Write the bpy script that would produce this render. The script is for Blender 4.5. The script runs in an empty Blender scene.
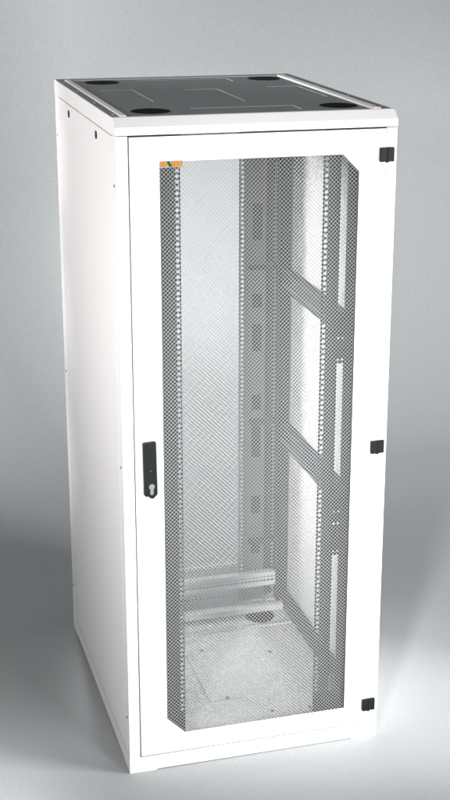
import bpy, bmesh, math, random
from mathutils import Vector, Matrix, Euler
random.seed(4)
C = bpy.context.scene.collection
R = math.radians
W, D, H = 0.80, 1.0075, 1.9777

# ------------------------------------------------------------------ materials
def mat(name, col, rough=.45, metal=0., spec=.5, bump=0., bscale=900., coat=0., var=0., vscale=6.):
    m = bpy.data.materials.new(name); m.use_nodes = True
    nt = m.node_tree; b = nt.nodes['Principled BSDF']
    b.inputs['Base Color'].default_value = (*col, 1)
    b.inputs['Roughness'].default_value = rough
    b.inputs['Metallic'].default_value = metal
    b.inputs['Specular IOR Level'].default_value = spec
    b.inputs['Coat Weight'].default_value = coat
    tc = nt.nodes.new('ShaderNodeTexCoord')
    if var:
        n = nt.nodes.new('ShaderNodeTexNoise'); n.inputs['Scale'].default_value = vscale
        n.inputs['Detail'].default_value = 6
        nt.links.new(tc.outputs['Object'], n.inputs['Vector'])
        r = nt.nodes.new('ShaderNodeMapRange')
        r.inputs['To Min'].default_value = 1 - var; r.inputs['To Max'].default_value = 1 + var
        nt.links.new(n.outputs['Fac'], r.inputs['Value'])
        mx = nt.nodes.new('ShaderNodeMix'); mx.data_type = 'RGBA'; mx.blend_type = 'MULTIPLY'
        mx.inputs['Factor'].default_value = 1
        mx.inputs['A'].default_value = (*col, 1)
        nt.links.new(r.outputs['Result'], mx.inputs['B'])
        nt.links.new(mx.outputs['Result'], b.inputs['Base Color'])
    if bump:
        n = nt.nodes.new('ShaderNodeTexNoise'); n.inputs['Scale'].default_value = bscale
        n.inputs['Detail'].default_value = 3
        nt.links.new(tc.outputs['Object'], n.inputs['Vector'])
        bp = nt.nodes.new('ShaderNodeBump'); bp.inputs['Strength'].default_value = bump
        bp.inputs['Distance'].default_value = .001
        nt.links.new(n.outputs['Fac'], bp.inputs['Height'])
        nt.links.new(bp.outputs['Normal'], b.inputs['Normal'])
    return m

M = {
 'white': mat('white_powder_coat', (.80, .79, .785), .42, bump=.08, bscale=1400, var=.012),
 'mesh': mat('grey_mesh_paint', (.35, .36, .362), .6, spec=.2),
 'rearmesh': mat('white_rear_mesh', (.58, .585, .585), .45),
 'roof': mat('dark_grey_roof', (.155, .168, .169), .5, bump=.1, var=.03),
 'line': mat('pale_cut_line', (.55, .58, .58), .6),
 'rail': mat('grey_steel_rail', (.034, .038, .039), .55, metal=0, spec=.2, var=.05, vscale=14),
 'mid_grey': mat('mid_grey_steel', (.065, .070, .072), .55, spec=.2),
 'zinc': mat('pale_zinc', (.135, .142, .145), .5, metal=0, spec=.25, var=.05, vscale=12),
 'floorp': mat('grey_floor_panel', (.79, .80, .805), .5, var=.03),
 'black': mat('black_plastic', (.007, .009, .009), .5, spec=.15, bump=.15),
 'hole': mat('black_hole_disc', (.002, .002, .002), .9, spec=.1),  # flat black discs stand in for the openings
 'dark_detail': mat('dark_grey_detail', (.06, .065, .065), .7),  # small dark details, and the shade painted into door gaps
 'silver': mat('satin_nickel', (.24, .24, .24), .35, metal=.9),
 'screw': mat('screw_steel', (.22, .22, .22), .4, metal=.6),
 'plate': mat('pale_badge_plate', (.27, .285, .30), .4),
 'orange': mat('orange_badge_print', (.43, .16, .006), .6, spec=.1),
 'letter': mat('light_orange_print', (.50, .30, .10), .6, spec=.1),
 'green': mat('green_badge_print', (.0, .09, .045), .6, spec=.1),
}
def backdrop_mat():
    m = mat('studio_paper', (.505, .525, .534), .62, spec=.25)
    nt = m.node_tree; b = nt.nodes['Principled BSDF']
    tc = [n for n in nt.nodes if n.type == 'TEX_COORD'][0]
    n = nt.nodes.new('ShaderNodeTexNoise'); n.inputs['Scale'].default_value = 95
    n.inputs['Detail'].default_value = 5; n.inputs['Roughness'].default_value = .7
    nt.links.new(tc.outputs['Object'], n.inputs['Vector'])
    r = nt.nodes.new('ShaderNodeMapRange'); r.inputs['From Min'].default_value = .3; r.inputs['From Max'].default_value = .7
    r.inputs['To Min'].default_value = .93; r.inputs['To Max'].default_value = 1.07
    nt.links.new(n.outputs['Fac'], r.inputs['Value'])
    mx = nt.nodes.new('ShaderNodeMix'); mx.data_type = 'RGBA'; mx.blend_type = 'MULTIPLY'
    mx.inputs['Factor'].default_value = 1; mx.inputs['A'].default_value = (.505, .525, .534, 1)
    nt.links.new(r.outputs['Result'], mx.inputs['B']); nt.links.new(mx.outputs['Result'], b.inputs['Base Color'])
    return m
M['paper'] = backdrop_mat()

# ------------------------------------------------------------------ mesh helpers
def obj(name, bm, m, parent=None, bevel=0, smooth=False):
    me = bpy.data.meshes.new(name)
    if isinstance(bm, bmesh.types.BMesh):
        bmesh.ops.recalc_face_normals(bm, faces=bm.faces)
        bm.to_mesh(me); bm.free()
    else:
        me.from_pydata(*bm)
    o = bpy.data.objects.new(name, me); C.objects.link(o); o.parent = parent
    me.materials.append(M[m])
    if smooth:
        for p in me.polygons: p.use_smooth = True
    if bevel:
        b = o.modifiers.new('bevel', 'BEVEL'); b.width = bevel; b.segments = 2; b.limit_method = 'ANGLE'
    return o
def bx(bm, x0, x1, y0, y1, z0, z1):
    v = [bm.verts.new((x, y, z)) for x in (x0, x1) for y in (y0, y1) for z in (z0, z1)]
    for f in ((0,1,3,2),(4,6,7,5),(0,4,5,1),(2,3,7,6),(0,2,6,4),(1,5,7,3)):
        bm.faces.new([v[i] for i in f])
    return bm
def boxes(*bs):
    bm = bmesh.new()
    for b in bs: bx(bm, *b)
    return bm
def prism(bm, pts, axis, a, b):
    """polygon in the two remaining axes, extruded along axis from a to b"""
    def P(p, t):
        q = list(p); q.insert(axis, t); return q
    lo = [bm.verts.new(P(p, a)) for p in pts]; hi = [bm.verts.new(P(p, b)) for p in pts]
    bm.faces.new(lo); bm.faces.new(hi[::-1]); n = len(pts)
    for i in range(n): bm.faces.new((lo[i], lo[(i+1) % n], hi[(i+1) % n], hi[i]))
    return bm
def ring(outer, inner, y0, y1):
    bm = bmesh.new(); n = len(outer)
    V = [[bm.verts.new((p[0], y, p[1])) for p in L] for y in (y0, y1) for L in (outer, inner)]
    of, inf, ob, ib = V
    for i in range(n):
        j = (i+1) % n
        bm.faces.new((of[i], of[j], inf[j], inf[i])); bm.faces.new((ob[i], ib[i], ib[j], ob[j]))
        bm.faces.new((of[i], ob[i], ob[j], of[j])); bm.faces.new((inf[i], inf[j], ib[j], ib[i]))
    return bm
def circ(c, r, n=28, sx=1, sy=1): return [(c[0]+r*sx*math.cos(2*math.pi*i/n), c[1]+r*sy*math.sin(2*math.pi*i/n)) for i in range(n)]

def plate_xz(x0, x1, z0, z1, holes, y, t):
    """thin steel plate at depth y with rectangular punched holes"""
    xs = sorted({x0, x1} | {h[0] for h in holes} | {h[1] for h in holes})
    zs = sorted({z0, z1} | {h[2] for h in holes} | {h[3] for h in holes})
    grid = {}
    for i in range(len(xs)-1):
        cx = (xs[i]+xs[i+1])/2
        hs = [h for h in holes if h[0] < cx < h[1]]
        for j in range(len(zs)-1):
            cz = (zs[j]+zs[j+1])/2
            grid[i, j] = not any(h[2] < cz < h[3] for h in hs)
    bm = bmesh.new(); vd = {}
    def v(i, j, k):
        if (i, j, k) not in vd: vd[i, j, k] = bm.verts.new((xs[i], y+k*t, zs[j]))
        return vd[i, j, k]
    for (i, j), s in grid.items():
        if not s: continue
        for k in (0, 1): bm.faces.new([v(i, j, k), v(i+1, j, k), v(i+1, j+1, k), v(i, j+1, k)])
        for di, dj, a, b in ((-1,0,(0,0),(0,1)), (1,0,(1,0),(1,1)), (0,-1,(0,0),(1,0)), (0,1,(0,1),(1,1))):
            if not grid.get((i+di, j+dj), False):
                bm.faces.new([v(i+a[0], j+a[1], 0), v(i+b[0], j+b[1], 0), v(i+b[0], j+b[1], 1), v(i+a[0], j+a[1], 1)])
    return bm

def perforated(x0, x1, z0, z1, y, pitch, s, t, keep=lambda x, z: True, back=True):
    """staggered diamond-hole sheet as real geometry"""
    h = pitch/2; V = []; F = []; vd = {}
    def v(i, j, k):
        if (i, j, k) not in vd:
            vd[i, j, k] = len(V); V.append((x0+i*h, y+k*t, z0+j*h))
        return vd[i, j, k]
    ni = int((x1-x0)/h)+1; nj = int((z1-z0)/h)+1
    for i in range(ni):
        for j in range(nj):
            if (i+j) % 2: continue
            cx, cz = x0+i*h, z0+j*h
            if not keep(cx, cz): continue
            dirs = ((1,0),(0,1),(-1,0),(0,-1))
            # hole outline: octagon-like rounded diamond
            o = [[v(i+a, j+b, k) for a, b in dirs] for k in (0, 1)]
            r = [[], []]
            for k in (0, 1):
                for a, b in dirs:
                    r[k].append(len(V)); V.append((cx+a*h*s, y+k*t, cz+b*h*s))
            for q in range(4):
                p = (q+1) % 4
                F.append((o[0][q], r[0][q], r[0][p], o[0][p]))
                if back: F.append((o[1][q], o[1][p], r[1][p], r[1][q]))
                F.append((r[0][q], r[1][q], r[1][p], r[0][p]))
    return (V, [], F)

# ------------------------------------------------------------------ backdrop
def build_backdrop():
    bm = bmesh.new()
    prof = [(-6.0, 0.0), (2.3, 0.0)]
    rad, cy = 1.2, 2.3
    for i in range(1, 25):
        a = math.pi/2*i/24
        prof.append((cy+rad*math.sin(a), rad*(1-math.cos(a))))
    prof.append((cy+rad, 4.2))
    rows = [[bm.verts.new((x, y, z)) for x in (-4.5, 5.5)] for y, z in prof]
    for a, b in zip(rows, rows[1:]): bm.faces.new((a[0], a[1], b[1], b[0]))
    o = obj('backdrop', bm, 'paper', smooth=True); o['kind'] = 'structure'
build_backdrop()

# ------------------------------------------------------------------ cabinet
cab = bpy.data.objects.new('server_cabinet', None); C.objects.link(cab)
cab['label'] = 'tall white server rack cabinet with perforated front door and dark grey roof'
cab['category'] = 'server cabinet'

CH = .024; CY = .032        # chamfer on the front top edge
# outer frame: base, corner posts, head trims
bm = bmesh.new()
bx(bm, 0, .085, 0, .085, 0, .0515); bx(bm, .715, W, 0, .085, 0, .0515)            # front feet corners
bx(bm, .085, .715, .0004, .03, .0032, .0515)
bx(bm, 0, .085, D-.085, D, 0, .0515); bx(bm, .715, W, D-.085, D, 0, .0515)
bx(bm, .085, .715, D-.03, D, .0045, .0515)
bx(bm, .0005, .03, .085, D-.085, .003, .0515); bx(bm, W-.03, W-.0005, .085, D-.085, .003, .0515)
obj('base_frame', bm, 'white', cab, bevel=.0012)
for x0, x1, y0, y1 in ((.001, .0335, .0005, .052), (W-.0325, W-.001, .0005, .052), (.001, .0335, D-.07, D-.0005), (W-.0325, W-.001, D-.07, D-.0005)):
    obj('corner_post', boxes((x0, x1, y0, y1, .0515, 1.9305)), 'white', cab, bevel=.0015)
# head frame (front chamfered member + sides + rear)
bm = bmesh.new()
prism(bm, [(0, 1.9325), (0, H-CH), (CY, H-.0005), (.045, H-.0005), (.045, 1.9325)], 0, 0, W)
bx(bm, 0, .03, .045, D, 1.9285, H-.002); bx(bm, W-.03, W, .045, D, 1.9285, H-.002)
bx(bm, .03, W-.03, D-.03, D, 1.9285, H-.002)
obj('head_frame', bm, 'white', cab, bevel=.0012)
# side panels
for xo, xi, nm in ((0.0015, .014, 'l'), (W-.0015, W-.014, 'r')):
    p = obj('side_panel', boxes((min(xo, xi), max(xo, xi), .0555, D-.0735, .0545, 1.9245)), 'white', cab, bevel=.001)
    sgn = -1 if nm == 'l' else 1
    for y in (.281, .741):
        bmh = bmesh.new()
        prism(bmh, circ((y, 1.8975), .0115, 24), 0, xo, xo+sgn*.0022)
        obj('panel_lock', bmh, 'black', p)
    for y, zs in ((.028, (1.796, .988, .180)), (D-.031, (1.80, .990, .178))):
        for z in zs:
            bmh = bmesh.new(); xs = xo-.0015 if nm == 'l' else xo+.0015
            prism(bmh, circ((y, z), .0042, 16), 0, xs+sgn*-.0005, xs+sgn*.001)
            obj('screw', bmh, 'screw', p)
    # folded stiffening crease on the rear side of the panel
    obj('panel_crease', boxes((xo-.0006 if nm == 'l' else xo-.0002, xo+.0002 if nm == 'l' else xo+.0006, D-.105, D-.102, .07, 1.91)), 'white', p)

# roof
roof = obj('roof_panel', boxes((.041, .740, CY+.0062, .945, 1.960, H-.0025)), 'roof', cab)
for x0, x1 in ((.003, .0235), (.7645, W-.003)):
    s = obj('roof_edge_strip', boxes((x0, x1, CY+.006, D-.008, H-.006, H-.0010)), 'roof', roof)
    for y in (.09, .36, .64, .90):
        bmh = bmesh.new(); prism(bmh, circ(((x0+x1)/2, y), .0038, 14), 2, H-.0012, H+.0002)
        obj('roof_screw', bmh, 'line', roof)
obj('roof_edge_strip', boxes((.0245, .7635, .953, D-.008, H-.006, H-.0010)), 'roof', roof)
for x0, x1 in ((.0245, .0405), (.7405, .7635)):
    obj('roof_ridge', boxes((x0, x1, CY+.010, .945, H-.006, H+.0030)), 'white', roof, bevel=.001)
obj('roof_ridge', boxes((.0245, .7635, .9455, .9525, H-.006, H+.0005)), 'line', roof)
for cx, cy in ((.130, .150), (.133, .880), (.676, .150), (.676, .883)):
    bmh = bmesh.new(); prism(bmh, circ((cx, cy), .0535, 48), 2, H-.006, H-.0012)
    obj('cable_hole', bmh, 'hole', roof)
    bmh = bmesh.new(); n = 48
    a = [bmh.verts.new((*p, H-.0019)) for p in circ((cx, cy), .0535, n)]; b = [bmh.verts.new((*p, H-.0019)) for p in circ((cx, cy), .0558, n)]
    for i in range(n): bmh.faces.new((a[i], a[(i+1) % n], b[(i+1) % n], b[i]))
    obj('hole_rim', bmh, 'dark_detail', roof)
def path_line(pts, w=.0036):
    bmh = bmesh.new()
    for (x0, y0), (x1, y1) in zip(pts, pts[1:]):
        bx(bmh, min(x0, x1)-w/2, max(x0, x1)+w/2, min(y0, y1)-w/2, max(y0, y1)+w/2, H-.003, H-.0019)
    return bmh
for pts in ([(.086, .66), (.186, .66)], [(.186, .6572), (.186, .365)], [(.347, .627), (.447, .627)], [(.447, .6242), (.447, .315)],
            [(.253, .183), (.550, .183)], [(.550, .180), (.550, .101)], [(.618, .65), (.716, .65)], [(.716, .6472), (.716, .364)],
            [(.254, .912), (.557, .912)], [(.557, .909), (.557, .84)]):
    obj('knockout_line', path_line(pts), 'line', roof)

obj('gap_shade', boxes((.7669, .7676, .0006, .03, .0545, 1.927)), 'plate', cab)  # strips added in the door gaps, their shade put into the colour
obj('gap_shade', boxes((.0340, .7665, .0012, .03, .0514, .0521)), 'dark_detail', cab)
obj('gap_shade', boxes((.034, .7665, .0012, .03, 1.9318, 1.9326)), 'dark_detail', cab)
# front door -------------------------------------------------------
DL, DR, DB, DT = .0372, .7661, .0542, 1.9275
wl, wr, wb, wt = .1185, .6885, .1165, 1.8605
tc, bc = .049, .055
inner = [(wl, wt), (wr-tc, wt), (wr-tc/2, wt-tc/2), (wr, wt-tc), (wr, wb), (wl+bc, wb), (wl+bc/2, wb+bc/2), (wl, wb+bc)]
outer = [(DL, DT), (wr-tc, DT), (DR, DT), (DR, wt-tc), (DR, DB), (wl+bc, DB), (DL, DB), (DL, wb+bc)]
door = obj('front_door', ring(outer, inner, 0.0, .0018), 'white', cab)
# folded edges of the door shell
def tube_ring(x0, x1, z0, z1, y0, y1, t):
    return boxes((x0, x0+t, y0, y1, z0, z1), (x1-t, x1, y0, y1, z0, z1), (x0+t, x1-t, y0, y1, z0, z0+t), (x0+t, x1-t, y0, y1, z1-t, z1))
obj('door_fold', tube_ring(DL, DR, DB, DT, .0020, .022, .0018), 'white', door)
def inside(x, z, m):
    if not (wl-m < x < wr+m and wb-m < z < wt+m): return False
    if (x-(wr-tc))+(z-(wt-tc)) > tc+m*1.4: return False
    if ((wl+bc)-x)+((wb+bc)-z) > bc+m*1.4: return False
    return True
P = .0117
obj('perforated_sheet', perforated(wl-.004, wr+.012, wb-.012, wt+.012, .0060, P, .845, .0010, lambda x, z: inside(x, z, .010)), 'mesh', door)
# dark strips added on the hinge side, for the opening's return edge in shadow
bm = bmesh.new()
bx(bm, wr-.0022, wr+.0015, .0021, .0056, wb+.001, wt-tc)
prism(bm, [(wr-tc, wt), (wr-tc-.001, wt-.0022), (wr-.0022, wt-tc-.001), (wr, wt-tc)], 1, .0021, .0056)
obj('dark_detail', bm, 'dark_detail', door)
# handle
hp = [(.0572, 1.0665), (.0590, 1.0685), (.0925, 1.0705), (.0942, 1.069), (.0965, .916), (.0955, .911), (.0905, .9065), (.0870, .902), (.0820, .8995), (.0765, .9005), (.0725, .9045), (.0690, .9075), (.0610, .908), (.0585, .911)]
bm = bmesh.new(); prism(bm, hp, 1, -.0150, -.0003)
hd = obj('door_handle', bm, 'black', door, bevel=.0018)
bm = bmesh.new()
kc = (.0795, .9375)
pts = [(kc[0]+.0085*math.cos(a), kc[1]+.0085*math.sin(a)) for a in [R(-55)+R(290)*i/20 for i in range(21)]]
pts += [(kc[0]-.0050, .9175)] + [(kc[0]+.0050*math.cos(R(180+180*i/8)), .9175+.0050*math.sin(R(180+180*i/8))) for i in range(1, 8)] + [(kc[0]+.0050, .9175)]
prism(bm, pts, 1, -.0168, -.0149)
lk = obj('lock_cylinder', bm, 'silver', door)
bm = bmesh.new(); prism(bm, circ((kc[0], kc[1]), .0042, 16), 1, -.0176, -.0167); obj('key_core', bm, 'screw', door)
bm = bmesh.new(); prism(bm, circ((.078, .985), .0022, 12), 1, -.0156, -.0149); obj('handle_button', bm, 'dark_detail', door)
# hinges
for z in (1.8555, .9865, .1190):
    bm = boxes((.7470, .7672, -.011, -.0006, z-.0195, z+.0195), (.7678, .7880, -.010, -.0006, z-.0190, z+.0200))
    prism(bm, [(p[0], p[1]) for p in circ((.7675, -.0088), .0036, 14)], 2, z-.0215, z+.0205)
    obj('hinge', bm, 'black', door, bevel=.0012)
# badge in the upper corner of the door window
bd = obj('badge', boxes((.1175, .1835, -.0016, -.0002, 1.8445, 1.8625)), 'plate', door)
bm = boxes((.1205, .1400, -.0022, -.0015, 1.8465, 1.8605), (.1505, .1808, -.0022, -.0015, 1.8465, 1.8605))
obj('badge_print', bm, 'orange', door)
def letters(segs):
    bm = bmesh.new()
    for x0, x1, z0, z1 in segs: bx(bm, x0, x1, -.0027, -.0021, z0, z1)
    return bm
zb, zt, zm = 1.8485, 1.8588, 1.8537; t = .0017
def glyph(c, x, w=.0070):
    X = x+w
    return {'C': [(x, x+t, zb, zt), (x+t, X, zb, zb+t), (x+t, X, zt-t, zt)],
            'O': [(x, x+t, zb, zt), (X-t, X, zb, zt), (x+t, X-t, zb, zb+t), (x+t, X-t, zt-t, zt)],
            'T': [(x, X, zt-t, zt), (x+w/2-t/2, x+w/2+t/2, zb, zt-t)],
            'E': [(x, x+t, zb, zt), (x+t, X, zb, zb+t), (x+t, X, zt-t, zt), (x+t, X-.001, zm-t/2, zm+t/2)],
            'G': [(x, x+t, zb, zt), (x+t, X, zb, zb+t), (x+t, X, zt-t, zt), (X-t, X, zb+t, zm), (x+w/2, X-t, zm-t, zm)]}[c]
segs = []
for c, x in (('C', .1218), ('O', .1308), ('T', .1525), ('E', .1618), ('G', .1712)): segs += glyph(c, x)
obj('badge_lettering', letters(segs), 'letter', door)
bm = bmesh.new()                                    # the N is one green slanted stroke between two thin stems
prism(bm, [(.1385, 1.8612), (.1460, 1.8612), (.1525, 1.8460), (.1445, 1.8460)], 1, -.0030, -.0023)
obj('badge_emblem', bm, 'green', door)

# front frame screws
for x, z in ((.0195, .1100), (.0195, .0900), (.0195, .0350), (.783, .0500)):
    bm = bmesh.new(); prism(bm, circ((x, z), .0022, 12), 1, -.0008, .0008)
    obj('screw', bm, 'line', cab)

# interior ---------------------------------------------------------
def hole_col(cx, z0=.13, z1=1.90, w=.0100, hh=.0092, pitch=.01588):
    n = int((z1-z0)/pitch)
    return [(cx-w/2, cx+w/2, z0+i*pitch, z0+i*pitch+hh) for i in range(n)]
SL = ((1.38, 1.845), (.820, 1.222), (.125, .600))
def marks(cx, zs): return [(cx+dx-.003, cx+dx+.003, z-.003, z+.003) for z in zs for dx in (-.007, .007)]
def rail(cx, x0, x1, sx, y, slots=True, extra=(), depth=.04, lip=1):
    hs = hole_col(cx)
    if slots:
        hs += [(sx-.0105, sx+.0105, a, b) for a, b in SL] + marks(sx, (1.368, 1.30, 1.234, .80, .745, .705, .612))
    hs += list(extra)
    bm = plate_xz(x0, x1, .052, 1.925, hs, y, .002)
    return bm
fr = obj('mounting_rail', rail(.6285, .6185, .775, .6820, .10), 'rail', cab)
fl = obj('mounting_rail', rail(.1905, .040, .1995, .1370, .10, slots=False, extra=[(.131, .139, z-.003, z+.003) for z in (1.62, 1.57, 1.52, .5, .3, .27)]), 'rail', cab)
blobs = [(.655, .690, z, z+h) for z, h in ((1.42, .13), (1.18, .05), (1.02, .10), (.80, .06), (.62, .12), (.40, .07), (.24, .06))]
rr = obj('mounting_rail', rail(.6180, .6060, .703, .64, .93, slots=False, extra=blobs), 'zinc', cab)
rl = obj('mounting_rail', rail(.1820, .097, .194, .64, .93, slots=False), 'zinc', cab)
for x0, x1 in ((.645, .741), (.059, .155)):  # dark plates added behind the rear rails, for frame lying in the dark
    obj('dark_backing', boxes((x0, x1, .950, .956, .06, 1.92)), 'mid_grey', cab)
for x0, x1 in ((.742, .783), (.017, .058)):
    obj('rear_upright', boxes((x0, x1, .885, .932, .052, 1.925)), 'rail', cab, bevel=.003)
# depth braces
for sx in (1, -1):
    for z0, z1 in ((1.252, 1.322), (.685, .757), (.056, .098), (1.87, 1.925)):
        xa, xb = (.746, .782) if sx == 1 else (.018, .054)
        b = obj('depth_brace', boxes((xa, xb, .104, .883, z0, z1)), 'mid_grey', cab, bevel=.003)
        xf = xa if sx == 1 else xb
        bmh = bmesh.new()
        bx(bmh, xf-.0012, xf+.0012, .12, .87, z0+.020, z0+.0245)
        obj('brace_lip', bmh, 'zinc', b)
        for k in range(7):
            y = .17+k*.1
            obj('slot', boxes((xf-.0006, xf+.0006, y, y+.045, z1-.021, z1-.013)), 'rail', b)
for z in (1.335, .765, .30):
    obj('cross_bracket', boxes((.640, .744, .900, .926, z-.012, z+.006)), 'mid_grey', cab, bevel=.002)
# floor
fp = obj('floor_panel', boxes((.0305, .7695, .0305, .7150, .044, .0500)), 'floorp', cab, bevel=.001)
def flat(segs, z0, z1):
    bm = bmesh.new()
    for s in segs: bx(bm, *s, z0, z1)
    return bm
obj('knockout_line', flat([(.318, .3200, .258, .588), (.3202, .43, .258, .2598), (.3202, .3500, .586, .588)], .0495, .0506), 'dark_detail', fp)
for x, y in ((.381, .600), (.381, .269), (.607, .528), (.624, .141), (.150, .600), (.15, .27), (.50, .15)):
    bm = bmesh.new(); prism(bm, circ((x, y), .0060, 14), 2, .0498, .0525); obj('screw', bm, 'dark_detail', fp)
bm = bmesh.new(); prism(bm, circ((.704, .662), .0050, 14), 2, .0498, .0520)
obj('earth_stud', bm, 'orange', fp)
rp = obj('rear_floor_panel', boxes((.0305, .7695, .7190, .8980, .046, .0540)), 'floorp', cab, bevel=.001)
obj('rear_floor_step', boxes((.0305, .7695, .7290, .7325, .0538, .0550)), 'rail', rp)
bm = bmesh.new(); prism(bm, circ((.648, .790), .0530, 40), 2, .0535, .0565); obj('cable_hole', bm, 'hole', rp)
obj('cross_member', boxes((.060, .742, .800, .828, .0640, .0860)), 'white', cab, bevel=.003)
cm = obj('cross_member', boxes((.060, .742, .9000, .9280, .118, .172)), 'floorp', cab, bevel=.003)
obj('member_groove', boxes((.07, .735, .8992, .9002, .139, .143), (.07, .735, .8992, .9002, .153, .1555)), 'rail', cm)
# rear door
ri, ro = [(.12, 1.86), (.65, 1.86), (.65, .175), (.12, .175)], [(.036, 1.926), (W-.036, 1.926), (W-.036, .055), (.036, .055)]
rd = obj('rear_door', ring(ro, ri, D-.020, D-.0005), 'white', cab)
obj('perforated_sheet', perforated(.112, .66, .168, 1.868, D-.010, .0060, .80, .0008, back=False), 'rearmesh', rd)

# ------------------------------------------------------------------ world, lights, camera
sc = bpy.context.scene
w = bpy.data.worlds.new('World'); sc.world = w; w.use_nodes = True
bg = w.node_tree.nodes['Background']; bg.inputs[0].default_value = (.93, .97, 1, 1); bg.inputs[1].default_value = .035
def aim(o, loc, tgt):
    o.location = loc; o.rotation_euler = (Vector(tgt)-Vector(loc)).to_track_quat('-Z', 'Y').to_euler()
def area(name, loc, tgt, sx, sy, power, col=(1, 1, 1), spread=180):
    l = bpy.data.lights.new(name, 'AREA'); l.shape = 'RECTANGLE'; l.size = sx; l.size_y = sy; l.energy = power; l.color = col; l.spread = R(spread)
    o = bpy.data.objects.new(name, l); C.objects.link(o); aim(o, loc, tgt); return o
def spot(name, loc, tgt, power, angle, blend, rad, col=(1, 1, 1)):
    l = bpy.data.lights.new(name, 'SPOT'); l.energy = power; l.spot_size = R(angle); l.spot_blend = blend; l.shadow_soft_size = rad; l.color = col
    o = bpy.data.objects.new(name, l); C.objects.link(o); aim(o, loc, tgt); return o
area('front_softbox', (2.3, -5.4, .70), (.3, 0, .75), 1.3, 1.3, 330)
area('key_softbox', (3.2, -1.7, 3.8), (.5, -.2, .0), 1.0, 1.0, 36, spread=110)
spot('floor_spot', (4.2, -1.5, 1.7), (.85, .15, 0), 900, 17, 1.0, .15)
spot('floor_left_fill', (-1.5, -3.0, 2.6), (-.60, -.28, 0), 950, 14, 1.0, .15)  # unseen spot added to brighten the floor at front left
spot('side_spot', (-3.4, -.7, 2.7), (.1, .5, 2.0), 500, 46, 1.0, .4, (1, .965, .955))
area('side_fill', (-3.0, .4, .30), (0, .45, .45), .5, .4, 20, (1, .97, .96))  # unseen low light added to lift the bottom of the left side
sp = spot('inside_fill', (-2.0, -4.1, 2.5), (.42, 0, .96), 2400, 23, .7, .5)  # unseen, added outside to light the interior through the front mesh
sp.scale = (.45, 1, 1)
for zt, pw in ((1.68, 1050), (1.15, 850), (.62, 750)):
    spot('rear_fill', (-1.0, 2.5, zt+.45), (.49, 1.0, zt), pw, 17.5, .9, .3)  # unseen, added behind the cabinet to whiten the inner right wall
spot('rear_floor_fill', (.42, 2.9, 3.3), (.42, .46, .05), 1250, 10.5, .9, .35)  # unseen, added high at the rear to brighten the cabinet floor
spot('backdrop_spot', (-2.8, 1.2, 3.2), (-1.0, 3.5, 2.1), 600, 88, 1.0, .3)
spot('backdrop_center_fill', (.8, .2, 3.6), (1.15, 3.5, .75), 750, 22, 1.0, .15)  # added overhead to brighten the backdrop seen through the rear mesh
spot('backdrop_right_fill', (2.7, 1.2, 3.1), (2.2, 3.1, .2), 95, 80, 1.0, .3)  # unseen, added to lift the right side of the backdrop

cam = bpy.data.cameras.new('camera'); co = bpy.data.objects.new('camera', cam); C.objects.link(co)
co.location = (-.734910, -3.766721, 2.487439)
co.rotation_euler = (1.25725641, -.00667703, -.28953458)
cam.sensor_fit = 'VERTICAL'; cam.sensor_height = 24; cam.lens = 1445.82264/800*24
cam.shift_x = -32.3908/800; cam.shift_y = -15.6318/800
cam.clip_end = 100
sc.camera = co
sc.view_settings.view_transform = 'Standard'; sc.view_settings.look = 'None'
sc.cycles.use_adaptive_sampling = False; sc.cycles.use_denoising = True
sc.cycles.denoising_prefilter = 'ACCURATE'; sc.cycles.sample_clamp_indirect = 2.0; sc.cycles.caustics_reflective = False; sc.cycles.caustics_refractive = False
sc.view_settings.exposure = 0; sc.view_settings.gamma = 1
